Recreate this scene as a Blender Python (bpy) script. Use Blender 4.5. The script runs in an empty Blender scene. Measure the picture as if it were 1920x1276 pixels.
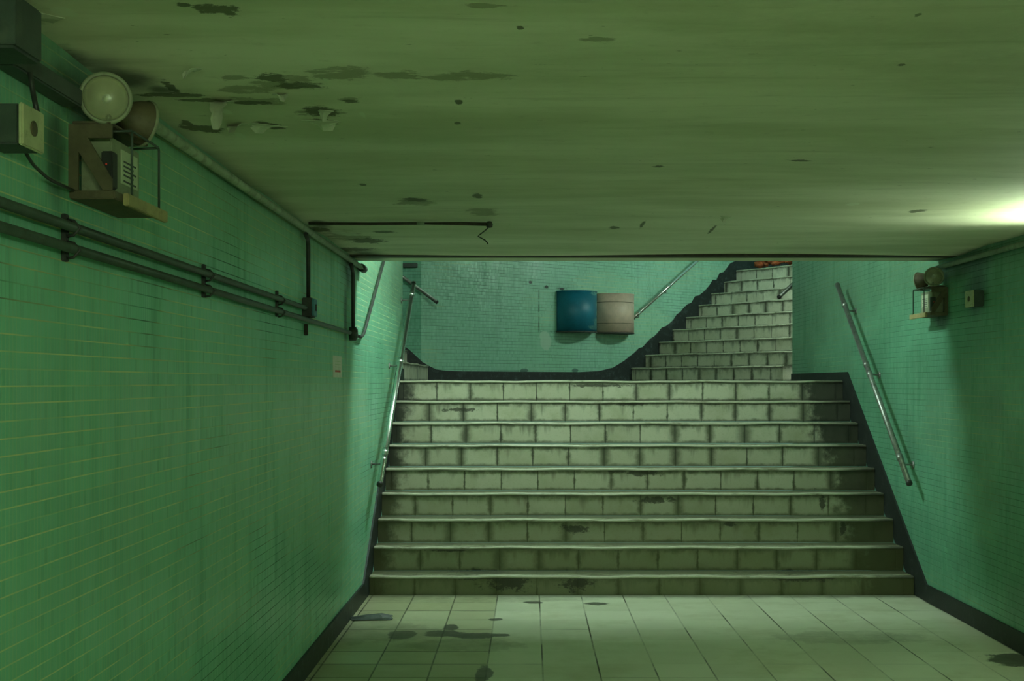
import bpy, bmesh, math, random
from mathutils import Vector, Matrix
random.seed(7)
S = bpy.context.scene
C = bpy.context.collection
PI = math.pi

# ------------------------------------------------------------------ camera, world, exposure
cam_d = bpy.data.cameras.new('camera'); cam = bpy.data.objects.new('camera', cam_d); C.objects.link(cam)
cam.location = (0, 0, 1.55); cam.rotation_euler = (PI/2, 0, 0)
cam_d.sensor_width = 36; cam_d.lens = 2223/1920*36
cam_d.shift_x = -32/1920; cam_d.shift_y = 78/1920
cam_d.clip_start = .05
S.camera = cam
W = bpy.data.worlds.new('world'); S.world = W; W.use_nodes = True
bg = W.node_tree.nodes['Background']
bg.inputs[0].default_value = (.42, .95, .72, 1); bg.inputs[1].default_value = .35
S.view_settings.view_transform = 'Standard'; S.view_settings.look = 'None'
S.view_settings.gamma = 1; S.view_settings.use_curve_mapping = False
S.view_settings.exposure = 0.14
S.cycles.use_denoising = True
S.cycles.max_bounces = 10; S.cycles.diffuse_bounces = 6
# lamp colours and strengths (the tubes are built with their fixtures below)
TUBE_CORRIDOR = ((.80, 1.0, .62), 168.)
TUBE_NEAR = ((.80, 1.0, .70), 80.)
TUBE_SHORT = ((.78, 1.0, .90), 1080.)
TUBE_STAIR = ((.78, 1.0, .86), 255.)

# ------------------------------------------------------------------ the place, in metres
XL, XR = -1.18, 2.82            # corridor walls
ZC, YC = 2.38, 8.17             # corridor ceiling and its edge
Y0, TR, Z0, RI = 8.64, .245, .139, .178   # lower flight
YL = Y0 + 8*TR; ZL = Z0 + 8*RI  # landing edge and level
YWL, YWR = 11.07, 12.70         # where the corridor walls end
TH = math.radians(38); UX, UY = math.cos(TH), math.sin(TH)
A0 = (-1.26, 13.85)             # corner of the back wall

# ------------------------------------------------------------------ mesh helpers
def tri_frame(d):
    d = Vector(d).normalized()
    a = Vector((0, 0, 1)) if abs(d.z) < .9 else Vector((1, 0, 0))
    x = a.cross(d).normalized(); y = d.cross(x)
    return x, y, d

class MB:
    def __init__(s): s.bm = bmesh.new()
    def box(s, x0, x1, y0, y1, z0, z1, bev=0):
        v = [s.bm.verts.new(p) for p in ((x0,y0,z0),(x1,y0,z0),(x1,y1,z0),(x0,y1,z0),(x0,y0,z1),(x1,y0,z1),(x1,y1,z1),(x0,y1,z1))]
        f = [s.bm.faces.new([v[i] for i in q]) for q in ((3,2,1,0),(4,5,6,7),(0,1,5,4),(1,2,6,5),(2,3,7,6),(3,0,4,7))]
        if bev:
            e = list({e for q in f for e in q.edges})
            bmesh.ops.bevel(s.bm, geom=e, offset=bev, segments=2, affect='EDGES')
        return s
    def prism(s, poly, axis, a, b):
        def P(p, t):
            return {'x': (t, p[0], p[1]), 'y': (p[0], t, p[1]), 'z': (p[0], p[1], t)}[axis]
        lo = [s.bm.verts.new(P(p, a)) for p in poly]; hi = [s.bm.verts.new(P(p, b)) for p in poly]
        n = len(poly)
        s.bm.faces.new(lo); s.bm.faces.new(hi)
        for i in range(n): s.bm.faces.new((lo[i], lo[(i+1) % n], hi[(i+1) % n], hi[i]))
        return s
    def tube(s, pts, r, seg=14, caps=True):
        pts = [Vector(p) for p in pts]; rings = []; px = None
        for i, p in enumerate(pts):
            t = (pts[min(i+1, len(pts)-1)] - pts[max(i-1, 0)]).normalized()
            if px is None: x, y, _ = tri_frame(t)
            else:
                x = (px - t*px.dot(t)).normalized(); y = t.cross(x)
            px = x
            rr = r[i] if isinstance(r, (list, tuple)) else r
            rings.append([s.bm.verts.new(p + (x*math.cos(2*PI*k/seg) + y*math.sin(2*PI*k/seg))*rr) for k in range(seg)])
        for a, b in zip(rings, rings[1:]):
            for k in range(seg):
                f = s.bm.faces.new((a[k], a[(k+1) % seg], b[(k+1) % seg], b[k])); f.smooth = True
        if caps: s.bm.faces.new(rings[0][::-1]); s.bm.faces.new(rings[-1])
        return s
    def lathe(s, prof, o, d, seg=32):
        # prof: (radius, height along d)
        o = Vector(o); x, y, d = tri_frame(d); prev = None
        for (r, h) in prof:
            c = o + d*h
            ring = [s.bm.verts.new(c)] if r < 1e-5 else [s.bm.verts.new(c + (x*math.cos(2*PI*k/seg) + y*math.sin(2*PI*k/seg))*r) for k in range(seg)]
            if prev:
                for k in range(seg):
                    q = [prev[k % len(prev)], prev[(k+1) % len(prev)], ring[(k+1) % len(ring)], ring[k % len(ring)]]
                    u = []
                    for v in q:
                        if v not in u: u.append(v)
                    if len(u) > 2:
                        f = s.bm.faces.new(u); f.smooth = True
            prev = ring
        return s
    def build(s, name, mat, parent=None, loc=None, rz=0, fix=True):
        if fix: bmesh.ops.recalc_face_normals(s.bm, faces=s.bm.faces[:])
        me = bpy.data.meshes.new(name); s.bm.to_mesh(me); s.bm.free()
        o = bpy.data.objects.new(name, me); C.objects.link(o)
        if mat: me.materials.append(mat)
        if parent is not None: o.parent = parent
        if loc is not None: o.location = loc
        o.rotation_euler.z = rz
        return o

def empty(name, loc=(0, 0, 0), rz=0):
    o = bpy.data.objects.new(name, None); o.empty_display_size = .1; C.objects.link(o)
    o.location = loc; o.rotation_euler.z = rz
    return o
def tag(o, label, cat, group=None, kind=None):
    o['label'] = label; o['category'] = cat
    if group: o['group'] = group
    if kind: o['kind'] = kind
    return o
def struct(o):
    o['kind'] = 'structure'; return o
def bend(pts, r=.03, n=5):
    # a polyline with rounded corners
    pts = [Vector(p) for p in pts]; out = [pts[0]]
    for a, b, c in zip(pts, pts[1:], pts[2:]):
        r1 = min(r, (b-a).length*.45, (c-b).length*.45)
        p, q = b + (a-b).normalized()*r1, b + (c-b).normalized()*r1
        for i in range(n+1):
            t = i/n; out.append(p*(1-t)**2 + b*2*t*(1-t) + q*t*t)
    return out + [pts[-1]]

# ------------------------------------------------------------------ node helpers
class NG:
    def __init__(s, name):
        s.m = bpy.data.materials.new(name); s.m.use_nodes = True
        s.t = s.m.node_tree; s.n = s.t.nodes; s.p = s.n['Principled BSDF']; s.l = s.t.links
    def put(s, sock, v):
        if isinstance(v, bpy.types.NodeSocket): s.l.new(v, sock)
        elif isinstance(v, (tuple, list)):
            n = len(sock.default_value)
            sock.default_value = tuple(v)[:n] if len(v) >= n else tuple(v) + (1,)*(n-len(v))
        else: sock.default_value = v
    def node(s, typ, out=0, ins=None, **kw):
        n = s.n.new(typ)
        for k, v in kw.items(): setattr(n, k, v)
        for k, v in (ins or {}).items(): s.put(n.inputs[k], v)
        return n.outputs[out]
    def math(s, op, a, b=0., c=0., clamp=False):
        n = s.n.new('ShaderNodeMath'); n.operation = op; n.use_clamp = clamp
        for i, v in enumerate((a, b, c)): s.put(n.inputs[i], v)
        return n.outputs[0]
    def add(s, a, b): return s.math('ADD', a, b)
    def sub(s, a, b): return s.math('SUBTRACT', a, b)
    def mul(s, a, b): return s.math('MULTIPLY', a, b)
    def div(s, a, b): return s.math('DIVIDE', a, b)
    def mx(s, a, b): return s.math('MAXIMUM', a, b)
    def mn(s, a, b): return s.math('MINIMUM', a, b)
    def step(s, v, lo, hi, o0=0., o1=1.):
        n = s.n.new('ShaderNodeMapRange'); n.interpolation_type = 'SMOOTHSTEP'
        for k, x in zip((0, 1, 2, 3, 4), (v, lo, hi, o0, o1)): s.put(n.inputs[k], x)
        return n.outputs[0]
    def obj(s): return s.node('ShaderNodeTexCoord', 3)
    def sep(s, v):
        n = s.n.new('ShaderNodeSeparateXYZ'); s.put(n.inputs[0], v); return n.outputs[0], n.outputs[1], n.outputs[2]
    def comb(s, x=0., y=0., z=0.):
        return s.node('ShaderNodeCombineXYZ', 0, {0: x, 1: y, 2: z})
    def scale(s, v, k):
        return s.node('ShaderNodeVectorMath', 0, {0: v, 1: k}, operation='MULTIPLY')
    def vadd(s, a, b): return s.node('ShaderNodeVectorMath', 0, {0: a, 1: b}, operation='ADD')
    def noise(s, v, sc, det=4., rough=.6, col=False):
        return s.node('ShaderNodeTexNoise', 1 if col else 0, {'Vector': v, 'Scale': sc, 'Detail': det, 'Roughness': rough})
    def white(s, v, col=False):
        return s.node('ShaderNodeTexWhiteNoise', 1 if col else 0, {'Vector': v}, noise_dimensions='3D')
    def mix(s, f, a, b, blend='MIX'):
        n = s.n.new('ShaderNodeMix'); n.data_type = 'RGBA'; n.blend_type = blend
        s.put(n.inputs[0], f); s.put(n.inputs[6], a); s.put(n.inputs[7], b); return n.outputs[2]
    def bump(s, h, dist, strength=1., normal=None):
        ins = {'Height': h, 'Distance': dist, 'Strength': strength}
        if normal is not None: ins['Normal'] = normal
        return s.node('ShaderNodeBump', 0, ins)
    def out(s, col, rough=.5, metal=0., normal=None, **kw):
        s.put(s.p.inputs['Base Color'], col); s.put(s.p.inputs['Roughness'], rough); s.put(s.p.inputs['Metallic'], metal)
        if normal is not None: s.l.new(normal, s.p.inputs['Normal'])
        for k, v in kw.items(): s.put(s.p.inputs[k.replace('_', ' ')], v)
        return s.m

def simple(name, col, rough=.5, metal=0., var=.25, sc=9., dirt=None, amt=.0, bump=.0):
    g = NG(name); o = g.obj()
    n = g.noise(o, sc, 5., .65)
    c = g.mix(g.step(n, .3, .7), tuple(x*(1-var) for x in col), tuple(min(1, x*(1+var*.6)) for x in col))
    if dirt:
        c = g.mix(g.mul(g.step(g.noise(o, sc*2.3, 6., .7), .48, .68), amt), c, dirt)
    nm = g.bump(g.noise(o, sc*8, 4.), .002, bump) if bump else None
    return g.out(c, rough, metal, nm)

def line(g, x, pitch, half, soft=.5):
    # 1 on a joint of half-width 'half' repeated every 'pitch'
    f = g.math('FRACT', g.div(x, pitch))
    d = g.mul(g.mn(f, g.sub(1., f)), pitch)
    return g.step(d, half*(1-soft), half*(1+soft), 1., 0.), d

def spots(g, x, y, lst, wob, lo=.80):
    # union of soft irregular ellipses (cx, cy, rx, ry)
    m = None
    for (cx, cy, rx, ry) in lst:
        a = g.div(g.sub(x, cx), rx); b = g.div(g.sub(y, cy), ry)
        r = g.add(g.math('SQRT', g.add(g.mul(a, a), g.mul(b, b))), wob)
        k = g.step(r, lo, 1.02, 1., 0.)
        m = k if m is None else g.mx(m, k)
    return m

# ------------------------------------------------------------------ materials
def mosaic(name, horiz, extra=None, base=(.20, .56, .36)):
    g = NG(name); o = g.obj(); x, y, z = g.sep(o)
    h = {'x': x, 'y': y}[horiz]
    PW, PH = .0195, .0395
    jz, dz = line(g, z, PH, .0016); jh, dh = line(g, h, PW, .0008)
    ti = g.comb(g.math('FLOOR', g.div(h, PW)), g.math('FLOOR', g.div(z, PH)), 0.)
    si = g.comb(g.math('FLOOR', g.div(g.add(h, .11), PW*16)), g.math('FLOOR', g.div(z, PH*8)), 3.)
    tv, sv = g.white(ti), g.white(si)
    c = g.mix(sv, tuple(b*.93 for b in base), tuple(b*1.06 for b in base))
    c = g.mix(g.mul(tv, .34), c, (base[0]*1.4, base[1]*1.16, base[2]*1.4))
    c = g.mix(g.step(g.white(g.vadd(ti, (7., 3., 1.))), .80, 1., 0., .40), c, (base[0]*.55, base[1]*.66, base[2]*.6))
    big = g.noise(g.comb(g.mul(h, 1.), g.mul(z, .7), 0.), 1.1, 3., .5)
    c = g.mix(g.step(big, .35, .7, 0., .28), c, (base[0]*.75, base[1]*.8, base[2]*.62))
    streak = g.noise(g.comb(g.mul(h, 7.), g.mul(z, .55), 1.), 1.6, 5., .7)
    c = g.mix(g.step(streak, .5, .78, 0., .24), c, (.035, .09, .05))
    fine = g.noise(g.comb(h, g.mul(z, 1.), 5.), 26., 5., .75)
    c = g.mix(g.step(fine, .62, .8, 0., .35), c, (.04, .10, .06))
    # joints: pale in some places, grimy in others
    gm = g.noise(g.comb(g.mul(h, .5), g.mul(z, 1.2), 9.), 1.0, 3.)
    gm = g.add(gm, g.step(x, .5, .6, 0., .09) if horiz == 'y' else .10)
    gc = g.mix(g.step(gm, .50, .62), (.66, .70, .36), (.06, .14, .085))
    br = g.step(g.noise(g.comb(g.mul(h, 2.2), g.mul(z, 30.), 2.), 1., 2.), .36, .56, .35, 1.)
    c = g.mix(g.mul(jz, br), c, gc)
    c = g.mix(g.mul(jh, .5), c, gc)
    if extra: c = extra(g, c, h, z)
    elif horiz == 'y': c = side_extra(g, c, h, z, x)
    rnd = g.scale(g.vadd(g.white(si, True), (-.5, -.5, -.5)), (.05, .05, .05))
    rn2 = g.scale(g.vadd(g.white(ti, True), (-.5, -.5, -.5)), (.07, .07, .07))
    nn = g.node('ShaderNodeVectorMath', 0, {0: g.vadd(g.node('ShaderNodeNewGeometry', 1), g.vadd(rnd, rn2))}, operation='NORMALIZE')
    nm = g.bump(g.sub(1., g.mx(jz, jh)), .0012, .5, nn)
    ro = g.add(g.step(streak, .45, .75, .30, .55), g.mul(g.mx(jz, g.mul(jh, .5)), .4))
    return g.out(c, ro, 0., nm, Specular_IOR_Level=.45)

def side_extra(g, c, y, z, x):
    # smoke and dust film near the ceiling, soot and corner shade painted round the wall fittings
    n = g.noise(g.comb(g.mul(y, .8), z, 6.), 2.6, 5., .65)
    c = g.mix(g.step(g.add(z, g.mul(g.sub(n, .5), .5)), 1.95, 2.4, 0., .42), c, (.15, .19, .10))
    w = g.mul(g.sub(n, .5), 1.3)
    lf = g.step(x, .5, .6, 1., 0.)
    L = spots(g, y, z, [(3.15, 2.30, .42, .12), (2.95, 2.12, .10, .2), (7.75, 2.28, .35, .16), (7.62, 1.95, .10, .4)], w, .1)
    R = spots(g, y, z, [(7.65, 2.30, .55, .13), (7.5, 2.12, .28, .22), (8.1, 1.98, .2, .1)], w, .1)
    c = g.mix(g.mul(g.sub(1., lf), g.step(n, .25, .7, .34, .62)), c, (.055, .15, .085))  # whole right wall darker: dirt film plus its weaker light painted in
    f = g.add(g.mul(lf, L), g.mul(g.sub(1., lf), R))
    return g.mix(g.mul(f, .8), c, (.022, .04, .028))

def back_extra(g, c, h, z):
    w = g.mul(g.sub(g.noise(g.comb(h, z, 0.), 9., 4.), .5), .5)
    # ghost of a removed panel: a dirty outline and screw marks, a white smear, dark specks over the skirting
    def rect(x0, x1, z0, z1, t):
        a = g.mx(g.math('ABSOLUTE', g.sub(h, (x0+x1)/2)), 0.); b = g.math('ABSOLUTE', g.sub(z, (z0+z1)/2))
        ins = g.mx(g.sub(a, (x1-x0)/2), g.sub(b, (z1-z0)/2))
        return g.step(g.math('ABSOLUTE', ins), t*.4, t, 1., 0.)
    k = rect(1.755, 2.21, 2.19, 2.745, .016)
    c = g.mix(g.mul(k, g.step(g.noise(g.comb(h, z, 3.), 7., 3.), .4, .62, .0, .75)), c, (.03, .08, .05))
    c = g.mix(spots(g, h, z, [(1.88, 2.755, .03, .022), (2.13, 2.74, .035, .02), (1.62, 2.8, .03, .02)], w), c, (.02, .04, .03))
    c = g.mix(g.mul(spots(g, h, z, [(1.87, 2.06, .10, .115), (1.85, 2.13, .09, .07)], w), .75), c, (.45, .62, .5))
    return g.mix(g.mul(spots(g, h, z, [(1.52, 1.695, .07, .03), (2.35, 1.70, .06, .03)], g.mul(w, 2.)), .7), c, (.02, .05, .06))

M_WALL = mosaic('mint_mosaic_side', 'y')
M_BACK = mosaic('mint_mosaic_back', 'x', back_extra, (.29, .58, .43))
M_BACKL = mosaic('mint_mosaic_far', 'x', None, (.21, .54, .38))

def ceiling_mat():
    g = NG('peeling_ceiling_paint'); o = g.obj(); x, y, z = g.sep(o)
    st = g.noise(g.comb(g.mul(x, .35), g.mul(y, 1.3), 0.), 1.7, 5., .62)
    c = g.mix(g.step(st, .32, .68), (.58, .59, .42), (.80, .79, .64))
    f = g.noise(g.comb(x, g.mul(y, 1.6), 4.), 14., 5., .7)
    c = g.mix(g.step(f, .56, .8, 0., .38), c, (.28, .28, .17))
    sk = g.noise(g.comb(g.mul(x, .25), g.mul(y, 2.4), 14.), 4.5, 6., .7)
    c = g.mix(g.step(sk, .52, .75, 0., .4), c, (.34, .34, .21))
    c = g.mix(g.step(g.noise(g.comb(g.mul(x, .5), y, 17.), 30., 3., .6), .70, .74, 0., .7), c, (.16, .17, .09))
    wn = g.noise(g.comb(g.mul(x, .75), g.mul(y, 1.25), 1.), 9., 8., .78)
    wob = g.mul(g.sub(wn, .47), 4.2)
    wob2 = g.mul(g.sub(g.noise(g.comb(g.mul(x, .7), y, 8.), 34., 6., .75), .5), 2.4)
    soft = spots(g, x, y, CE_SOFT, wob)
    soft = g.mul(soft, g.step(g.noise(g.comb(g.mul(x, .55), g.mul(y, 1.4), 11.), 15., 7., .75), .35, .46))
    deep = spots(g, x, y, CE_DEEP, g.sub(g.add(g.mul(wob, .5), g.mul(wob2, 1.3)), .16))
    pale = spots(g, x, y, CE_PALE, wob2)
    c = g.mix(g.mul(soft, .62), c, (.20, .20, .10))
    c = g.mix(g.mul(deep, .85), c, (.085, .09, .045))
    c = g.mix(g.mul(pale, .8), c, (.70, .74, .58))
    # broad darkening on the right near the viewer: weaker light painted in
    c = g.mix(g.mul(spots(g, x, y, [(1.1, 2.6, 1.1, .75), (1.5, 3.1, .8, .5)], g.mul(wob, .25), .15), .42), c, (.30, .31, .18))
    # soot and shade painted into the corners over the fittings
    soot_shade = spots(g, x, y, CE_SOOT_SHADE, g.mul(wob, .22), .2)
    c = g.mix(g.mul(soot_shade, .8), c, (.035, .05, .035))
    hh = g.add(g.mul(g.noise(g.comb(x, y, 2.), 3., 4.), .012), g.add(g.mul(g.noise(o, 30., 4.), .0012), g.mul(g.mx(soft, deep), .006)))
    return g.out(c, .72, 0., g.bump(hh, 1., .55))

# blemishes on the ceiling, in metres: x, y, half-width, half-length
CE_SOFT = [(-0.507, 3.205, 0.108, 0.067), (-0.366, 3.232, 0.102, 0.051), (-0.236, 3.243, 0.095, 0.046), (-0.126, 3.232, 0.08, 0.051), (-0.648, 3.261, 0.059, 0.069), (-0.69, 3.32, 0.09, 0.072), (-0.796, 3.393, 0.092, 0.056), (-0.859, 3.522, 0.071, 0.054), (-0.768, 3.542, 0.048, 0.048), (-0.807, 3.249, 0.058, 0.034), (-0.53, 3.495, 0.044, 0.033), (-0.524, 5.495, 0.099, 0.147), (-0.23, 5.881, 0.079, 0.169), (-0.646, 3.662, 0.074, 0.073), (0.166, 2.879, 0.052, 0.027), (-0.103, 2.64, 0.047, 0.026), (-1.047, 6.822, 0.123, 0.302)]
CE_DEEP = [(-0.71, 2.69, 0.051, 0.035), (-0.774, 2.659, 0.014, 0.019), (-0.688, 2.722, 0.017, 0.032), (-0.648, 3.337, 0.06, 0.042), (-0.704, 3.249, 0.044, 0.04), (-0.643, 3.648, 0.049, 0.072), (-0.651, 3.789, 0.043, 0.031), (-0.856, 3.845, 0.024, 0.048), (-0.832, 3.877, 0.024, 0.041), (-1.096, 3.918, 0.049, 0.042), (-1.111, 3.86, 0.017, 0.04), (-1.059, 3.943, 0.044, 0.042), (-1.012, 3.35, 0.014, 0.073), (-1.044, 3.455, 0.085, 0.026), (-0.985, 3.521, 0.063, 0.02), (-0.835, 3.555, 0.056, 0.027), (-0.526, 3.521, 0.022, 0.02), (-0.231, 5.303, 0.021, 0.061), (-0.698, 4.974, 0.013, 0.04), (-0.209, 3.521, 0.01, 0.027), (-0.228, 3.781, 0.01, 0.023), (-0.96, 7.071, 0.095, 0.108), (-1.138, 6.453, 0.058, 0.09), (-1.188, 7.502, 0.202, 0.122), (0.507, 4.636, 0.025, 0.023), (1.028, 4.5, 0.036, 0.022), (0.605, 6.321, 0.009, 0.13), (1.002, 6.5, 0.009, 0.137), (0.459, 6.452, 0.029, 0.045), (1.882, 5.748, 0.036, 0.054), (-0.021, 2.8, 0.008, 0.013), (0.874, 2.67, 0.007, 0.012), (0.985, 3.138, 0.008, 0.011), (-0.809, 6.614, 0.054, 0.071), (-0.516, 5.412, 0.049, 0.063)]
CE_PALE = [(-1.062, 6.617, 0.042, 0.166), (-1.025, 6.76, 0.055, 0.099), (-0.689, 3.812, 0.014, 0.032), (-0.939, 3.683, 0.017, 0.044), (-1.063, 2.71, 0.027, 0.048), (1.012, 6.031, 0.033, 0.079), (-0.562, 3.272, 0.007, 0.017), (1.515, 5.541, 0.037, 0.033), (-0.982, 4.029, 0.018, 0.053), (-0.517, 3.683, 0.008, 0.044)]
CE_SOOT_SHADE = [(2.903, 8.09, 0.252, 0.911), (2.962, 7.532, 0.202, 0.49), (-1.062, 7.846, 0.158, 0.465), (-1.099, 6.241, 0.07, 0.211), (-1.117, 3.268, 0.132, 0.162), (-1.208, 3.052, 0.096, 0.151), (-1.052, 3.382, 0.061, 0.087)]
M_CEIL = ceiling_mat()

def stair_mat(name, pitch, off, z0, ri, dark):
    g = NG(name); o = g.obj(); x, y, z = g.sep(o)
    row = g.math('FLOOR', g.div(g.sub(z, z0), ri))
    sh = g.mul(g.sub(g.white(g.comb(row, 2., 5.)), .5), .11)
    hx = g.add(g.sub(x, off), sh)
    w = g.noise(g.comb(x, y, z), 11., 5., .7)
    j, d = line(g, hx, pitch, .0035)
    ti = g.comb(g.math('FLOOR', g.div(hx, pitch)), row, 1.)
    tv = g.white(ti)
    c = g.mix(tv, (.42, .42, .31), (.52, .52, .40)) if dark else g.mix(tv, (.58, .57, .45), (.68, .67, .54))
    sp = g.noise(o, 60., 4., .7)
    c = g.mix(g.step(sp, .5, .75, 0., .35), c, (.28, .29, .16))
    cl = g.noise(g.comb(g.mul(x, 1.), y, g.mul(z, 1.)), 3.2, 5., .65)
    c = g.mix(g.step(cl, .45, .72, 0., .5), c, (.26, .27, .14))
    # grime spreading from the joints and from under the nosing
    jr = g.white(g.comb(g.math('FLOOR', g.add(g.div(hx, pitch), .5)), row, 7.))
    jw = g.mul(g.mul(jr, jr), .085)
    gr = g.step(g.add(d, g.mul(g.sub(w, .5), .075)), -.004, g.add(jw, .010), 1., 0.)
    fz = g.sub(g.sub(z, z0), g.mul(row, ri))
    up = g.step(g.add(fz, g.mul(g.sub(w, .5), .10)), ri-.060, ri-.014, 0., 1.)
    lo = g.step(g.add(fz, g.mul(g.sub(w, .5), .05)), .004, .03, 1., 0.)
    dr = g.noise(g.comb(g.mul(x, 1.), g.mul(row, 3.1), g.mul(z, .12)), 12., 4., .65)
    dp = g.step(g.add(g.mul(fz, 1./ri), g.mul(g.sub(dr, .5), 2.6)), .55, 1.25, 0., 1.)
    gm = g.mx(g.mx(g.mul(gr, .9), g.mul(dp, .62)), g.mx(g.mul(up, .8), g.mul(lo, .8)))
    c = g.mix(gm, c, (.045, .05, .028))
    c = g.mix(g.mul(j, .85), c, (.03, .035, .02))
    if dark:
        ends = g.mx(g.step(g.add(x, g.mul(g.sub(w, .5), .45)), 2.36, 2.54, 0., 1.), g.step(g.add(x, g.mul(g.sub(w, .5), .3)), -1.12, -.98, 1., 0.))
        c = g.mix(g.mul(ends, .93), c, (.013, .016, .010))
        low = g.step(g.add(z, g.mul(g.sub(cl, .5), .9)), .0, 1.25, .50, 0.)  # lower risers darker: grime plus the light falling off, painted in
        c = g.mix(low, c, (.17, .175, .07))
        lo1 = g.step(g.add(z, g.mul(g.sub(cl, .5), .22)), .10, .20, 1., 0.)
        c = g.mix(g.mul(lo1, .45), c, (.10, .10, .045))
        wf = g.noise(g.comb(g.mul(x, .6), z, 3.), 30., 6., .75)
        b = spots(g, x, z, DIRT, g.add(g.mul(g.sub(w, .45), 2.2), g.mul(g.sub(wf, .5), 2.6)), .6)
        c = g.mix(g.mul(b, .85), c, (.03, .03, .018))
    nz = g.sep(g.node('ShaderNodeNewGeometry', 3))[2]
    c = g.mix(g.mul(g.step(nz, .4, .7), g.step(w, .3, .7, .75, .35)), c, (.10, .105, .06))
    nm = g.bump(g.add(g.mul(w, .3), g.sub(1., j)), .0025, .5)
    return g.out(c, g.step(cl, .3, .7, .42, .62), 0., nm)
DIRT = [(.93, .815, .17, .03), (.72, .83, .1, .02), (.90, 1.36, .16, .02), (.35, .42, .14, .04), (-.62, .30, .20, .025), (1.0, .62, .17, .03),
        (-.35, .128, .28, .025), (2.0, .12, .25, .03), (-.15, .08, .2, .07), (.35, .08, .14, .07), (2.32, .60, .03, .09), (1.55, .46, .07, .03), (2.42, .42, .03, .09), (-.62, 1.31, .2, .02), (.62, 1.52, .3, .02)]
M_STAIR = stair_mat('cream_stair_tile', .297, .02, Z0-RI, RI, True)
M_STAIR2 = stair_mat('cream_stair_tile_upper', .29, .06, ZL, RI, False)
M_STAIR3 = stair_mat('cream_stair_tile_side', 1.35, .1, ZL, RI, False)

def floor_mat():
    g = NG('cream_floor_tile'); o = g.obj(); x, y, z = g.sep(o)
    P = .303
    hx, hy = g.sub(x, .074), g.sub(y, 8.34)
    jx, dx = line(g, hx, P, .0042); jy, dy = line(g, hy, P, .0055)
    ti = g.comb(g.math('FLOOR', g.div(hx, P)), g.math('FLOOR', g.div(hy, P)), 0.)
    tv = g.white(ti)
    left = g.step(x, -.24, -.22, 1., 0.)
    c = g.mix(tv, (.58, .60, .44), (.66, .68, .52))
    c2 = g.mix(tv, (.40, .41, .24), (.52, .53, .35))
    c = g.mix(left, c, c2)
    cl = g.noise(g.comb(g.mul(x, .8), y, 0.), 2.2, 5., .65)
    c = g.mix(g.step(cl, .46, .75, 0., .45), c, (.34, .34, .18))
    wn = g.noise(o, 7., 5., .7)
    jv = g.step(g.noise(g.comb(x, y, 3.), 2.1, 3.), .4, .62, .25, 1.)
    kx = g.mul(jx, g.mx(jv, g.mul(left, .75)))
    ky = g.mul(jy, g.mul(g.mx(left, g.step(g.white(g.comb(g.math('FLOOR', g.div(hx, P)), g.math('FLOOR', g.add(g.div(hy, P), .5)), 4.)), .72, .8, .06, .7)), g.mx(jv, g.mx(.35, g.mul(left, .85)))))
    c = g.mix(g.mx(kx, ky), c, (.045, .05, .028))
    w = g.mul(g.sub(wn, .5), 1.8)
    b = spots(g, x, y, FLOOR_SPOTS, w)
    c = g.mix(g.mul(b, .85), c, (.025, .03, .02))
    b2 = spots(g, x, y, FLOOR_SOFT, w)
    c = g.mix(g.mul(b2, g.step(wn, .3, .7, .15, .5)), c, (.12, .13, .07))
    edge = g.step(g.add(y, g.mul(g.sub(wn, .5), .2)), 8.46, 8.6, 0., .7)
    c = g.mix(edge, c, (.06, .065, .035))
    nm = g.bump(g.sub(1., g.mx(jx, jy)), .0015, .5)
    return g.out(c, g.step(cl, .3, .7, .30, .55), 0., nm)
FLOOR_SPOTS = [(-.78, 7.27, .10, .13), (-.52, 7.32, .14, .10), (-.33, 7.26, .13, .09), (-.18, 7.27, .07, .05), (-.50, 7.5, .05, .1), (-.22, 7.75, .05, .04), (.03, 8.35, .08, .05), (.48, 8.3, .09, .06), (-.24, 6.3, .05, .2), (-.52, 5.85, .3, .12),
               (2.72, 6.62, .18, .16)]
FLOOR_SOFT = [(-.85, 7.35, .3, .3), (-.4, 7.0, .4, .2), (-1.05, 7.5, .2, .5), (1.95, 7.2, .5, .2), (-.45, 8.45, .9, .1)]
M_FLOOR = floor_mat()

def skirt_mat():
    g = NG('dark_skirting_tile'); o = g.obj()
    n = g.noise(o, 16., 6., .75); m = g.noise(o, 4., 4., .6)
    c = g.mix(g.step(n, .5, .75), (.012, .018, .017), (.06, .085, .085))
    c = g.mix(g.step(m, .55, .75, 0., .5), c, (.11, .15, .15))
    return g.out(c, .5, 0., g.bump(n, .004, .5))
M_SKIRT = skirt_mat()
def skirt2_mat():
    g = NG('sooty_skirting_tile'); o = g.obj()
    n = g.noise(o, 13., 6., .75)
    return g.out(g.mix(g.step(n, .5, .78), (.012, .016, .014), (.05, .06, .055)), .6, 0., g.bump(n, .003, .4))
M_SKIRTR = skirt2_mat()
def nose_mat():
    g = NG('pale_nosing'); o = g.obj()
    n = g.noise(g.scale(o, (1., 3., 3.)), 3.2, 5., .7); f = g.noise(o, 40., 4., .7)
    c = g.mix(f, (.36, .36, .26), (.54, .54, .42))
    c = g.mix(g.step(n, .52, .68, 0., .8), c, (.14, .13, .07))
    x = g.sep(o)[0]
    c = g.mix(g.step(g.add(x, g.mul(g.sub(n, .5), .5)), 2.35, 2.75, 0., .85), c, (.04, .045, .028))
    return g.out(c, .45, 0., g.bump(f, .002, .3))
M_NOSE = nose_mat()
M_GRIP2 = simple('pale_upper_nosing', (.52, .52, .40), .45, 0., .2, 6., (.09, .09, .05), .7)
M_GRIP = simple('worn_grip_strip', (.36, .37, .25), .5, 0., .3, 6., (.06, .06, .03), .7)
M_PLAST = simple('upper_plaster', (.5, .52, .42), .8, 0., .15, 2.)
M_STEEL = simple('brushed_steel', (.70, .72, .70), .24, 1., .1, 20., (.3, .3, .26), .2)
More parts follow.
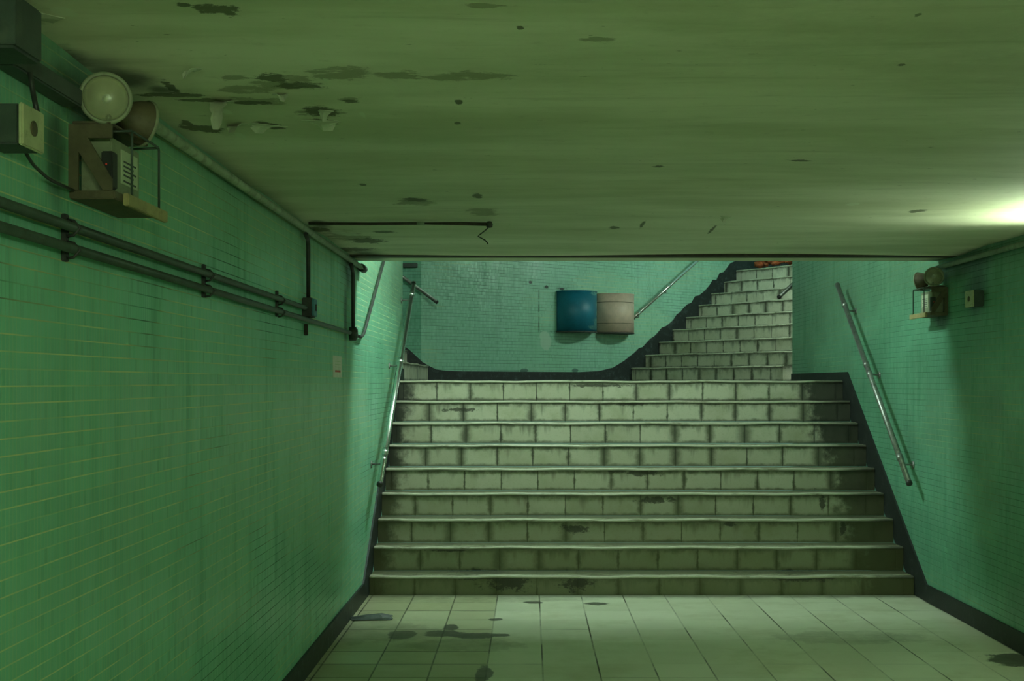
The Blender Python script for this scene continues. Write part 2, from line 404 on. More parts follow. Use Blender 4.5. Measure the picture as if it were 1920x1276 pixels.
M_DULL = simple('dull_steel', (.34, .35, .33), .42, .8, .25, 14., (.10, .09, .07), .5)
M_PIPE = simple('grey_green_conduit', (.055, .085, .065), .45, .2, .25, 8., (.04, .04, .03), .5)
M_PIPEL = simple('painted_corner_pipe', (.26, .33, .22), .5, 0., .25, 8., (.08, .07, .04), .5)
M_BLACK = simple('black_conduit', (.030, .035, .032), .5, .1, .3, 12., (.08, .05, .03), .4)
M_RUST = simple('rusted_conduit', (.055, .045, .032), .75, .3, .35, 20., (.02, .018, .014), .6, .5)
M_BEIGE = simple('beige_plastic', (.50, .50, .30), .5, 0., .15, 12., (.14, .13, .06), .5)
M_DKBOX = simple('dark_sheet_metal', (.055, .075, .065), .55, .2, .25, 8., (.12, .13, .10), .3)
M_BROWN = simple('brown_bracket_metal', (.12, .10, .055), .6, .1, .3, 12., (.06, .05, .03), .5)
M_WOOD = simple('yellowed_board', (.40, .33, .15), .6, 0., .2, 10., (.16, .12, .05), .5)
M_BATT = simple('grey_battery_case', (.27, .30, .19), .5, 0., .15, 12., (.12, .12, .07), .4)
M_LABEL = simple('label_paper', (.55, .60, .42), .6, 0., .1, 20.)
M_INK = simple('label_ink', (.05, .06, .05), .6, 0., .1)
M_BLUEPL = simple('blue_switch_plate', (.05, .22, .30), .45, 0., .2, 15., (.03, .06, .06), .4)
M_WHITE = simple('white_notice', (.78, .74, .66), .5, 0., .08, 14.)
M_RED = simple('red_stripe', (.55, .03, .02), .5, 0., .15, 14.)
M_CABLE = simple('black_cable', (.025, .03, .026), .5, 0., .2)
M_FLAKE = simple('paint_flake', (.48, .52, .38), .75, 0., .15, 12., (.3, .3, .18), .3)
M_RUBBLE = simple('red_brown_rubble', (.42, .10, .03), .8, 0., .5, 18., (.10, .05, .03), .6, .6)
M_BLUEBIT = simple('blue_grey_scrap', (.10, .22, .24), .6, 0., .4, 14.)
M_BULBOFF = simple('lamp_reflector', (.75, .74, .6), .25, .9, .1)

def bin_mat(name, col, wear, wcol):
    g = NG(name); o = g.obj(); x, y, z = g.sep(o)
    n = g.noise(o, 6., 5., .7)
    c = g.mix(g.step(n, .35, .7), tuple(v*.85 for v in col), tuple(min(1, v*1.1) for v in col))
    w = g.noise(o, 17., 5., .75)
    if wear:
        k = spots(g, x, z, wear, g.mul(g.sub(w, .5), 2.6))
        c = g.mix(g.mul(k, g.step(w, .42, .58, .15, .6)), c, wcol)
    c = g.mix(g.step(w, .62, .76, 0., .5), c, tuple(v*.45 for v in col))
    return g.out(c, .45, 0., g.bump(n, .004, .3))
M_BINB = bin_mat('chipped_blue_paint', (.006, .15, .24), [(.12, .50, .10, .03), (.2, .36, .05, .06), (.18, .13, .10, .06), (.1, .06, .12, .03), (.215, .25, .05, .05)], (.30, .55, .42))
M_BINP = bin_mat('faded_pink_paint', (.64, .47, .38), None, None)
M_BINDK = simple('bin_rim_dark', (.05, .05, .045), .6, .1, .3, 20.)

def lens_mat():
    g = NG('ribbed_lens_glass'); o = g.obj()
    return g.out((.88, .92, .70), .10, 0., g.bump(g.noise(o, 120., 2.), .0012, .6), Transmission_Weight=.80, IOR=1.4)
M_LENS = lens_mat()
def emit(name, col, st):
    g = NG(name); g.out(col, .5)
    g.put(g.p.inputs['Emission Color'], col); g.p.inputs['Emission Strength'].default_value = st
    return g.m
M_TUBEC = emit('corridor_tube', *TUBE_CORRIDOR)
M_TUBEN = emit('near_corridor_tube', *TUBE_NEAR)
M_TUBEH = emit('step_lamp_tube', *TUBE_SHORT)
M_TUBES = emit('stairwell_tube', *TUBE_STAIR)
M_LED = emit('charge_led', (.8, .06, .03), .08)
M_FIX = simple('white_enamel', (.7, .72, .66), .4)

# ------------------------------------------------------------------ large structure
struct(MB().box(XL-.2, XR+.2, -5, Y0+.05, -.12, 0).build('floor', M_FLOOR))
lp = [(XL-.1, YL+.03), (XR+.02, YL+.03), (XR+.02, YWR), (4.2, 13.8), (3.0, 17.2), (A0[0], A0[1]+.02), (XL-.1, A0[1]+.02)]
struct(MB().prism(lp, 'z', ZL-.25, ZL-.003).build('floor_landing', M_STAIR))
# corridor ceiling: a gently uneven slab, a dark strip painting in a joint's shade, then the edge strip
mb = MB(); nx, ny = 44, 110
def cz(x, y):
    v = .006*math.sin(2.1*x+1.3*y)+.005*math.sin(4.3*y-1.7*x+1)+.004*math.sin(7.9*y+2.2*x)
    v -= .022*math.exp(-((y-6.12-.03*(x-2.8))/.13)**2)*max(0, min(1, (x-.9)/1.2))
    return ZC + .006 + v*.8
gx = [XL-.05+(XR-XL+.1)*i/nx for i in range(nx+1)]; gy = [-5+(7.80+5)*j/ny for j in range(ny+1)]
lo = [[mb.bm.verts.new((x, y, cz(x, y))) for y in gy] for x in gx]
for i in range(nx):
    for j in range(ny):
        f = mb.bm.faces.new((lo[i][j], lo[i][j+1], lo[i+1][j+1], lo[i+1][j])); f.smooth = True
t = [mb.bm.verts.new(p) for p in ((gx[0], -5, 2.7), (gx[-1], -5, 2.7), (gx[-1], 7.8, 2.7), (gx[0], 7.8, 2.7))]
mb.bm.faces.new((t[0], t[1], t[2], t[3]))
mb.bm.faces.new([lo[i][ny] for i in range(nx+1)] + [t[2], t[3]])
mb.bm.faces.new([lo[i][0] for i in range(nx, -1, -1)] + [t[0], t[1]])
struct(mb.build('ceiling', M_CEIL, fix=False))
mb = MB().box(XL, XR, 7.90, YC, ZC+.003, 2.7, .006)
struct(mb.build('trim_1', M_CEIL))
struct(MB().box(XL, XR, 7.795, 7.905, ZC-.002, 2.7).build('trim_2', M_RUST))
struct(MB().box(XL-.2, XR+.2, 7.9, YC, 2.7, 3.9).build('wall_front', M_PLAST))
ZT = 3.9
wl = [(XL, -5), (XL, YWL), (-4.6, YWL), (-4.6, YWL-.22), (XL-.22, YWL-.22), (XL-.22, -5)]
struct(MB().prism(wl, 'z', 0, ZT).build('wall_left', M_WALL))
e = (XR+5.5*UX, YWR+5.5*UY)
wr = [(XR, -5), (XR, YWR), e, (e[0]+.22*UY, e[1]-.22*UX), (XR+.24, YWR-.11), (XR+.24, -5)]
struct(MB().prism(wr, 'z', 0, ZT).build('wall_right', M_WALL))
struct(MB().box(XL-.22, XR+.24, -5.2, -5, 0, 2.7).build('wall_behind', M_WALL))
bk = MB().box(0, 10, 0, .22, 1.2, ZT).build('wall_back', M_BACK, loc=(A0[0], A0[1], 0), rz=TH); struct(bk)
struct(MB().box(-4.6, A0[0], A0[1], A0[1]+.22, 1.2, ZT).build('wall_back_left', M_BACKL))
struct(MB().prism([(-4.6, YC), (3.05, YC), (3.05, 12.7), (3.95, 13.2), (1.75, 16.3), (A0[0], 14.1), (-4.6, 14.1)], 'z', ZT, ZT+.15).build('ceiling_stairwell', M_PLAST))
# skirtings
SL = RI/TR
def skirt(lev):
    y1 = Y0 + (.12-(Z0+.165))/SL; y2 = Y0 + (lev-(Z0+.165))/SL
    return y1, y2
y1, y2 = skirt(1.675)
struct(MB().prism([(-5, 0), (Y0, 0), (YL, ZL-.16), (YWL, ZL-.16), (YWL, 1.675), (y2, 1.675), (y1, .125), (-5, .125)], 'x', XL, XL+.014).build('baseboard_left', M_SKIRT))
y1, y2 = skirt(1.64)
struct(MB().prism([(-5, 0), (Y0, 0), (YL, ZL-.16), (YWR, ZL-.16), (YWR, 1.64), (y2, 1.64), (y1, .12), (-5, .12)], 'x', XR-.014, XR).build('baseboard_right', M_SKIRTR))
S1, GO = 3.33, .258
top = [(10, ZL+RI*(1+(10-S1)/GO)+.15)]
s = 6.6
def tz(s): return ZL+RI*(1+(s-S1)/GO)+.15
pts = [(6.6, tz(6.6))]
for i in range(44):
    s = 6.5-i*.072
    if s < 3.35: break
    pts.append((s, tz(s)+random.uniform(-.035, .030)))
pts += [(3.2, tz(3.2)+.03), (3.0, 1.74), (2.75, 1.695), (2.4, 1.68), (1.2, 1.68), (.6, 1.68), (.35, 1.685), (.2, 1.70), (.08, 1.75), (0, 1.79)]
struct(MB().prism([(0, ZL-.1), (6.6, ZL-.1)] + pts, 'y', -.014, 0).build('baseboard_back', M_SKIRT, loc=(A0[0], A0[1], 0), rz=TH))
struct(MB().prism([(-3.2, ZL-.1), (A0[0]+.01, ZL-.1), (A0[0]+.01, 1.79), (-1.4, 1.93), (-3.2, 1.93+.727*1.8)], 'y', A0[1]-.014, A0[1]).build('baseboard_back_left', M_SKIRT))

# ------------------------------------------------------------------ stairs: flight > step > nosing
def strip(x0, x1, y, z, amp=.0025):
    # worn nosing strip with a rounded lip and a groove
    mb = MB(); prof = [(.026, -.010), (.026, .003), (.004, .004), (-.008, .001), (-.012, -.005), (-.011, -.013), (.0, -.016)]
    n = max(6, int((x1-x0)/.07)); rings = []
    ph = random.uniform(0, 9)
    for i in range(n+1):
        x = x0+(x1-x0)*i/n
        dz = amp*(math.sin(x*5+ph)+.6*math.sin(x*13+2*ph))+random.uniform(-.0008, .0008)
        rings.append([mb.bm.verts.new((x, y+a, z+b+dz)) for a, b in prof])
    m = len(prof)
    for a, b in zip(rings, rings[1:]):
        for k in range(m): mb.bm.faces.new((a[k], a[(k+1) % m], b[(k+1) % m], b[k]))
    mb.bm.faces.new(rings[0]); mb.bm.faces.new(rings[-1][::-1])
    return mb

def flight(root, rows, mat, x0, x1, tr, zfun):
    for k in rows:
        ylo = k*tr; zt = zfun(k+1); zb = zfun(k)
        xe = x1(k) if callable(x1) else x1
        mb = MB().box(x0, xe, ylo, ylo+tr+.02, zb, zt-.004)
        st = mb.build('step', mat, root)
        strip(x0+.004, xe-.004, ylo, zt-.002).build('nosing', M_NOSE, st)

low = empty('staircase')
tag(low, 'wide lower flight of nine grimy cream tiled steps rising from the corridor floor', 'staircase')
for k in range(9):
    zb = 0 if k == 0 else Z0+RI*(k-1); zt = Z0+RI*k; y = Y0+TR*k
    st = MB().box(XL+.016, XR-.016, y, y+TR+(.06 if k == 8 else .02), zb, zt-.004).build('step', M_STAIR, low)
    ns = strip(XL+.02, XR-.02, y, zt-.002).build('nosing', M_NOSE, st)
    if k < 8:
        MB().box(XL+.02, XR-.02, y+.055, y+.085, zt-.006, zt-.0005).build('grip_strip', M_GRIP, st)

ang = math.atan2(-UX, UY)
RO = (A0[0]+S1*UX, A0[1]+S1*UY)
up = empty('staircase', (RO[0], RO[1], 0), ang)
tag(up, 'upper flight of cream tiled steps turning up to the right behind the landing', 'staircase')
for k in range(9):
    zb = ZL-.003 if k <= 1 else ZL+RI*k; zt = ZL+RI*(k+1)
    xe = 2.60 if k == 0 else 3.3
    yb = GO*k + (2.6 if k == 8 else GO+.02)
    st = MB().box(.016, xe, GO*k, yb, zb, zt-.004).build('step', M_STAIR2, up)
    strip(.02, xe-.004, GO*k, zt-.002).build('nosing', M_GRIP2, st)
left = empty('staircase', (XL, YWL, 0), PI/2)
tag(left, 'side flight going up left behind the left wall, only one step end showing', 'staircase')
for k in range(5):
    zb = ZL-.003 if k == 0 else ZL+RI*k; zt = ZL+RI*(k+1)
    st = MB().box(.01, A0[1]-YWL-.02, TR*k, TR*k+TR+.02, zb, zt-.004).build('step', M_STAIR3, left)
    strip(.014, A0[1]-YWL-.024, TR*k, zt-.002).build('nosing', M_NOSE, st)

# ------------------------------------------------------------------ handrails
def rail(pts, r, brackets, joints, label, mat, wall_dir, wd=.1, arm=M_DULL):
    root = empty('handrail', pts[0])
    o = Vector(pts[0]); L = lambda p: Vector(p)-o
    tag(root, label, 'handrail')
    MB().tube([L(p) for p in pts], r, 18).build('rail', mat, root)
    a, b = Vector(pts[0]), Vector(pts[-1]); d = (b-a).normalized(); w = Vector(wall_dir).normalized()
    for t in brackets:
        p = a+(b-a)*t
        br = MB().tube(bend([L(p)-Vector((0, 0, r*.8)), L(p)-Vector((0, 0, r+.03)), L(p)-Vector((0, 0, r+.035))+w*(wd-.004)], .02), .0075, 10).build('bracket', arm, root)
        MB().lathe([(0, 0), (.028, 0), (.028, .006), (0, .008)], L(p)-Vector((0, 0, r+.035))+w*(wd-.001), -w, 20).build('wall_plate', arm, br)
    for t in joints:
        p = L(a+(b-a)*t)
        MB().lathe([(r*.9, -.03), (r+.003, -.028), (r+.003, .028), (r*.9, .03)], p, d, 20).build('coupling', mat, root)
    for p, q in ((pts[0], -d), (pts[-1], d)):
        MB().lathe([(r+.002, -.012), (r+.002, .004), (r*.7, .010), (0, .012)], L(p), q, 18).build('end_cap', M_BLACK if q is not d else mat, root)
    return root
rail([(-1.08, 8.57, .81), (-1.08, 11.10, 2.475)], .021, (.11, .56, .93), (.10, .13, .55, .93), 'long bright steel handrail climbing the left wall beside the lower steps', M_STEEL, (-1, 0, 0))
rail([(2.72, 8.48, .825), (2.72, 10.46, 2.408)], .021, (.11, .53, .88), (.11, .50, .55, .88), 'dull steel handrail on the right wall beside the lower steps', M_DULL, (1, 0, 0))
def bw(s, off, z): return (A0[0]+s*UX+off*UY, A0[1]+s*UY-off*UX, z)
rail([bw(3.20, .10, 2.345), bw(5.2, .10, 2.345+2.0*.69)], .021, (.09, .345, .75), (.09, .37), 'steel handrail sloping up the back wall right of the pink bin', M_STEEL, (-UY, UX, 0))
rail([(-1.065, 13.75, 2.475), (-2.2, 13.75, 2.475+1.135*.73)], .021, (.4, .8), (), 'short dark handrail end sloping down behind the left wall corner', M_DULL, (0, 1, 0))
q = (XR+.02, YWR+.02)
p0 = Vector((3.03, 13.0, 2.53))
rail([(XR-.10*UX-.10*UY, YWR-.10*UY+.10*UX, 2.46), (XR+1.2*UX-.10*UY, YWR+1.2*UY+.10*UX, 2.46+1.30*.66)], .021, (.3, .8), (), 'stub of dark handrail poking out past the end of the right wall', M_DULL, (UY, -UX, 0))

# ------------------------------------------------------------------ bins on the back wall
def wall_bin(s, r, z0, h, mat, label, bands):
    root = empty('wall_bin', bw(s, 0, z0), TH)
    tag(root, label, 'bin', 'half round bins on the back wall')
    n = 36
    arc = [(r*math.cos(PI+PI*k/n), r*math.sin(PI+PI*k/n)) for k in range(n+1)]
    mb = MB(); t = .006
    outer = [(x, y-.002) for x, y in arc]; inner = [(x*(1-t/r), y*(1-t/r)-.002) for x, y in arc]
    mb.prism(outer + inner[::-1], 'z', .012, h)
    mb.prism(outer, 'z', .012, .03)
    body = mb.build('body', mat, root)
    for f in body.data.polygons:
        f.use_smooth = abs(f.normal.z) < .5 and f.area > .005
    mb = MB(); o2 = [(x*1.015, y*1.015-.002) for x, y in arc]
    mb.prism(o2 + inner[::-1], 'z', h, h+.008); mb.build('rim', mat, root)
    mb = MB(); mb.prism(o2, 'z', 0, .014); mb.build('base_rim', M_BINDK, root)
    if bands:
        for zz in bands:
            mb = MB(); o3 = [(x*1.006, y*1.006-.002) for x, y in arc]
            mb.prism(o3 + inner[::-1], 'z', zz, zz+.006); mb.build('band', M_BROWN, root)
    return root
wall_bin(2.335, .292, 2.185, .520, M_BINB, 'blue half round bin with chipped paint on the back wall', None)
wall_bin(3.000, .284, 2.185, .515, M_BINP, 'faded pink half round bin to the right of the blue one', (.13, .405))

# ------------------------------------------------------------------ conduits
def conduit(pts, r, mat, label, name='conduit', cat='conduit', group=None, rad=.05, extras=()):
    o = MB().tube(bend(pts, rad), r, 14).build(name, mat)
    tag(o, label, cat, group)
    return o
conduit([(-1.152, 1.5, 1.945), (-1.152, 6.1, 1.932)], .0125, M_PIPE, 'upper of two grey green conduits running level along the left wall')
conduit([(-1.152, 1.5, 1.893), (-1.152, 7.62, 1.868)], .0125, M_PIPE, 'lower and longer of two conduits running level along the left wall')
for y, z0, z1, lb in ((3.0, 1.855, 1.975, 'nearest dark clip holding both conduits to the left wall'),
                      (4.28, 1.855, 1.975, 'middle dark clip holding both conduits to the left wall'),
                      (5.52, 1.855, 1.975, 'third dark clip on the conduits, just before the switch box')):
    root = empty('pipe_clip', (XL, y, 1.9)); tag(root, lb, 'clip', 'clips on the two conduits')
    MB().box(0, .012, -.012, .012, z0-1.9, z1-1.9, .002).build('back_bar', M_BLACK, root)
    for zz in (1.945, 1.889):
        yy = zz-1.9-(y-1.5)*.0035
        MB().tube([(.012, -.0, yy-.021), (.028, 0, yy-.018), (.044, 0, yy), (.028, 0, yy+.018), (.012, 0, yy+.021)], .004, 8).build('strap', M_BLACK, root)
MB_ = conduit([(-1.152, 3.33, 2.338), (-1.152, 8.22, 2.338)], .017, M_PIPEL, 'painted pipe along the joint of left wall and ceiling', 'ceiling_pipe', 'pipe')
MB().lathe([(.021, 0), (.027, .004), (.027, .13), (.018, .14), (0, .14)], (0, -.10, 0), (0, 1, 0), 18).build('end_coupling', M_BLACK, MB_, loc=(-1.150, 8.22, 2.335))
conduit([(2.79, -2, 2.33), (2.79, 8.1, 2.33)], .016, M_PIPEL, 'painted pipe along the joint of right wall and ceiling', 'ceiling_pipe', 'pipe')
conduit([(-1.150, 6.10, 2.312), (-1.158, 6.22, 2.29), (-1.158, 6.22, 1.985)], .011, M_BLACK, 'black conduit dropping from the corner pipe to the switch box')
conduit([(-1.150, 7.66, 2.31), (-1.158, 7.80, 2.27), (-1.158, 7.80, 1.90)], .012, M_BLACK, 'black conduit dropping from the corner pipe end to the small junction box')
conduit([(-1.158, 7.9, 1.862), (-1.158, 8.26, 1.862), (-1.158, 9.55, 2.565)], .011, M_BLACK, 'black conduit slanting up the left wall under the ceiling edge', rad=.12)
# switch box and junction box
sb = empty('switch_box', (XL, 6.22, 1.94)); tag(sb, 'small dark switch box with a blue face where the upper conduit ends', 'switch')
MB().box(0, .05, -.06, .06, -.05, .05, .004).build('body', M_BLACK, sb)
MB().box(.05, .060, -.055, .055, -.045, .045, .003).build('face_plate', M_BLUEPL, sb)
MB().box(.060, .067, -.012, .012, -.018, .018, .002).build('rocker', M_BLACK, sb)
MB().box(0, .02, -.012, .012, -.145, -.085, .003).build('fixing_lug', M_RUST, sb)
jb = empty('junction_box', (XL, 7.80, 1.868)); tag(jb, 'small round black junction box at the far end of the lower conduit', 'junction box')
MB().lathe([(0, 0), (.045, 0), (.045, .04), (.038, .046), (0, .046)], (0, 0, 0), (1, 0, 0), 22).build('body', M_BLACK, jb)
MB().lathe([(.030, .046), (.030, .051), (0, .052)], (0, 0, 0), (1, 0, 0), 20).build('lid', M_PIPE, jb)
MB().tube([(.025, .04, -.006), (.025, .13, -.006)], .014, 12).build('spout', M_BLACK, jb)
# notice
nt = empty('notice', (XL, 7.29, 1.645)); tag(nt, 'small white notice with a red stripe on the left wall', 'notice')
MB().box(0, .004, -.16, .16, -.066, .066).build('card', M_WHITE, nt)
MB().box(.004, .005, -.10, .10, -.034, -.022).build('stripe', M_RED, nt)
for zz in (.03, .012, -.004):
    MB().box(.004, .0045, -.11, .10, zz, zz+.004).build('text_line', M_LABEL, nt)

# ------------------------------------------------------------------ rusted conduit stub with a hanging wire
rc = empty('ceiling_conduit', (-1.14, 6.13, 2.37)); tag(rc, 'rusted thin conduit crossing the ceiling from the left wall to a loose wire', 'conduit')
MB().tube([(0, 0, 0), (.30, .0, -.002), (.56, 0, 0)], .0075, 10).build('pipe', M_RUST, rc)
MB().tube([(.56, 0, 0), (.60, 0, 0)], .0095, 10).build('sleeve', M_PIPEL, rc)
MB().tube([(.60, 0, 0), (.80, 0, -.001), (.925, 0, -.004)], [.006, .009, .010], 10).build('pipe', M_RUST, rc)
MB().lathe([(0, -.02), (.016, -.016), (.018, .0), (.012, .014), (0, .016)], (.935, 0, -.004), (0, 0, 1), 14).build('end_knob', M_BLACK, rc)
MB().tube([(.935, 0, -.015), (.915, 0, -.035), (.885, 0, -.058), (.876, 0, -.066), (.890, 0, -.074), (.912, 0, -.086), (.925, 0, -.100), (.928, 0, -.108)], .0032, 8).build('loose_wire', M_CABLE, rc)

# ------------------------------------------------------------------ emergency lights
def emergency(wx, sx, y, z, label, detail=True):
    # wx: wall plane, sx: +1 when the unit sticks out towards +x ; y: near end ; z: shelf underside
    root = empty('emergency_light', (wx, y, z)); tag(root, label, 'emergency light', 'twin head emergency lights')
    def bx(a0, a1, *r, bev=0):
        return MB().box(min(sx*a0, sx*a1), max(sx*a0, sx*a1), *r, bev)
    bx(0, .118, 0, .36, 0, .022, bev=.003).build('shelf', M_BROWN, root)
    bx(.118, .132, .06, .40, -.008, .024, bev=.002).build('front_board', M_WOOD, root)
    # side bracket: plate with a triangular opening
    mb = MB()
    def pr(poly): mb.prism([(sx*a, b) for a, b in poly], 'y', -.004, .002)
    pr([(0, .022), (.026, .022), (.026, .19), (0, .19)])
    pr([(.026, .155), (.112, .155), (.112, .19), (.026, .19)])
    pr([(.026, .155), (.026, .12), (.088, .022), (.112, .022), (.112, .05), (.05, .155)])
    mb.build('side_bracket', M_BROWN, root)
    bx(.012, .092, .05, .27, .024, .170, bev=.004).build('battery_case', M_BATT, root)
    bx(.078, .108, .012, .050, .03, .125, bev=.003).build('switch_block', M_BLACK, root)
    bx(.090, .094, .010, .013, .089, .093).build('charge_light', M_LED, root)
    lb = bx(.092, .094, .12, .25, .06, .15); lb = lb.build('rating_label', M_LABEL, root)
    for i, zz in enumerate((.066, .082, .094, .106, .118)):
        bx(.094, .0945, .135, .235 - .02*(i % 2), zz, zz+.005).build('print_line', M_INK, lb)
    # wire guard
    a = .128
    MB().tube(bend([(sx*a, .10, .022), (sx*a, .10, .195), (sx*a, .33, .195), (sx*a, .33, .022)], .012, 3), .0035, 8).build('wire_guard', M_PIPE, root)
    MB().tube(bend([(sx*.01, .10, .19), (sx*a, .10, .195)], .012, 3), .0035, 8).build('wire_guard', M_PIPE, root)
    MB().tube(bend([(sx*.01, .33, .19), (sx*a, .33, .195)], .012, 3), .0035, 8).build('wire_guard', M_PIPE, root)
    bx(.0, .10, .02, .32, .196, .204, bev=.002).build('top_plate', M_BROWN, root)
    # lamp heads
    for (c, d) in (((.088*sx, .02, .262), (.22*sx, -1, -.16)), ((.105*sx, .26, .25), (.75*sx, .9, -.2))):
        d = Vector(d).normalized(); c = Vector(c)
        hd = MB().lathe([(0, -.085), (.018, -.083), (.030, -.070), (.046, -.045), (.058, -.018), (.062, 0), (.064, .004), (.062, .008), (.058, .008), (.056, -.012), (.042, -.036), (.02, -.047), (0, -.05)], c, d, 36).build('lamp_head', M_BROWN, root)
        MB().lathe([(.057, .006), (.054, .010), (.045, .015), (.044, .0165), (.034, .020), (.033, .0215), (.022, .024), (.012, .0255), (0, .026)], c, d, 36).build('lens', M_LENS, hd)
        MB().lathe([(.055, .004), (.050, -.012), (.036, -.030), (.018, -.040), (.0, -.042)], c, d, 36).build('reflector', M_BULBOFF, hd)
        MB().lathe([(0, -.040), (.009, -.036), (.011, -.020), (.007, -.010), (0, -.008)], c, d, 16).build('bulb', M_FIX, hd)
        MB().lathe([(.064, .0), (.0665, .002), (.0665, .008), (.060, .0105), (.057, .008)], c, d, 36).build('bezel', M_BATT, hd)
        foot = Vector((c.x, c.y+.02, .204))
        MB().tube(bend([foot, foot+Vector((0, 0, .01)), c-d*.05-Vector((0, 0, .03)), c-d*.05], .01, 3), .007, 10).build('swivel', M_STEEL, root)
    return root
emergency(XL, 1, 3.04, 2.02, 'twin head emergency light on a shelf bracket high on the left wall')
emergency(XR, -1, 7.98, 2.00, 'twin head emergency light on a bracket high on the right wall')

# socket boxes
def socket(wx, sx, y, z, label, L=.11, H=.088, D=.082):
    root = empty('socket_box', (wx, y, z)); tag(root, label, 'socket', 'surface socket boxes by the emergency lights')
    a, b = sorted((0, sx*D)); MB().box(a, b, 0, L, 0, H, .004).build('back_box', M_DKBOX, root)
    a, b = sorted((sx*D, sx*(D+.010))); MB().box(a, b, -.002, L+.002, -.002, H+.002, .003).build('face_plate', M_BEIGE, root)
    a, b = sorted((sx*(D+.010), sx*(D+.013))); 
    MB().lathe([(0, 0), (.017, 0), (.017, .002), (.010, .0025), (0, .001)], (sx*(D+.0105), L*.48, H*.5), (sx, 0, 0), 20).build('socket_hole', M_BROWN, root)
    return root
socket(XL, 1, 2.55, 2.062, 'beige faced socket box at the left edge, left of the emergency light')
socket(XR, -1, 7.35, 2.02, 'beige faced socket box on the right wall beside the emergency light', .13, .10, .06)
# dark box and trunking in the upper left corner
db = empty('trunking_box', (XL, 2.46, 2.25)); tag(db, 'dark sheet metal box under the ceiling in the upper left corner', 'box')
MB().box(0, .113, 0, .14, -.005, .112, .006).build('body', M_DKBOX, db)
MB().box(.0, .116, -.004, .0, .0, .108, .001).build('front_lid', M_DKBOX, db)
MB().tube([(.02, -.005, .06), (.02, -.009, .06)], .006, 8).build('screw', M_STEEL, db)
tk = MB().box(XL, XL+.05, 2.60, 3.0, 2.245, 2.29, .004).build('trunking', M_DKBOX); tag(tk, 'short dark trunking from the corner box towards the left emergency light', 'trunking')
conduit([(-1.12, 2.66, 2.245), (-1.115, 2.665, 2.2), (-1.10, 2.65, 2.155)], .006, M_CABLE, 'thick black cable hanging from the corner box to the left socket', 'cable', 'cable', rad=.02)
conduit([(-1.165, 2.52, 2.245), (-1.165, 2.56, 2.19), (-1.16, 2.60, 2.152)], .003, M_CABLE, 'thin wire left of the thick cable above the left socket', 'cable', 'cable', rad=.03)
conduit([(-1.135, 2.66, 2.075), (-1.14, 2.72, 2.05), (-1.15, 2.84, 2.035), (-1.165, 3.03, 2.04)], .004, M_CABLE, 'thin cable from the left socket down to the emergency light shelf', 'cable', 'cable', rad=.04)
# grey bar at the head of the left return
MB_ = MB().box(-2.2, -1.30, A0[1]-.06, A0[1]-.002, 2.885, 2.935, .006).build('wall_trunking', M_DKBOX); tag(MB_, 'dark horizontal bar under the ceiling edge behind the left wall corner', 'trunking')

# ------------------------------------------------------------------ hanging paint flakes
def flake(x, y, w, L, curl, rz, label, tilt=.0):
    mb = MB(); n = 8; rows = []
    for i in range(n+1):
        t = i/n; a = curl*t
        yy = L*(math.sin(a)/curl if curl else t); zz = -L*((1-math.cos(a))/curl if curl else 0)
        a1, a2 = w*(.5-.22*t)*random.uniform(.72, 1.15), w*(.5-.32*t)*random.uniform(.65, 1.15); sk = w*.3*t*math.sin(x*7+y*3)
        rows.append([(sk-a1, yy+random.uniform(-.1, .1)*L/n, zz+.012*t), (sk-w*.12, yy, zz-.004*t), (sk+w*.12, yy, zz-.003*t), (sk+a2, yy+random.uniform(-.2, .2)*L/n, zz+.010*t)])
    th = .0016
    tv = [[mb.bm.verts.new(p) for p in r] for r in rows]; bv = [[mb.bm.verts.new((p[0], p[1]+.0005, p[2]-th)) for p in r] for r in rows]
    for A, f in ((tv, 1), (bv, -1)):
        for i in range(n):
            for k in range(3):
                q = (A[i][k], A[i][k+1], A[i+1][k+1], A[i+1][k]); mb.bm.faces.new(q[::f])
    for i in range(n):
        for k in (0, 3): mb.bm.faces.new((tv[i][k], tv[i+1][k], bv[i+1][k], bv[i][k]))
    for i in (0, n):
        for k in range(3): mb.bm.faces.new((tv[i][k], tv[i][k+1], bv[i][k+1], bv[i][k]))
    o = mb.build('paint_flake', M_FLAKE, loc=(x, y, cz(x, y)-.001), rz=rz)
    tag(o, label, 'paint flake', 'hanging paint flakes on the ceiling')
flake(-0.913, 3.548, 0.07, 0.16, 1.5, 3.0, 'longest whitish paint flake curling down from the ceiling near the left lamp')
flake(-0.950, 3.876, 0.1, 0.07, 0.9, 2.6, 'broad pale paint flake by the ceiling pipe right of the left lamp')
flake(-0.621, 3.632, 0.05, 0.05, 0.9, 0.4, 'small light paint flake at the edge of the dark ceiling scab')
flake(-0.656, 3.765, 0.12, 0.05, 0.8, 0.1, 'flat paint flake hanging under the dark ceiling scab')
flake(-0.723, 3.442, 0.05, 0.05, 1.0, 3.2, 'small curled flake below the long dark peeling streak')
flake(-0.842, 3.844, 0.11, 0.05, 0.7, 0.5, 'dark edged paint flake alone left of the ceiling scab')
flake(0.995, 5.933, 0.07, 0.04, 1.0, 0.2, 'small pale paint flake on the right half of the ceiling near its edge')
flake(-0.889, 3.176, 0.05, 0.05, 1.1, 2.4, 'small whitish flake above the left end of the peeling streak')
flake(-1.099, 2.770, 0.07, 0.14, 0.5, 2.4, 'pale strip of paint drooping beside the dark corner box')

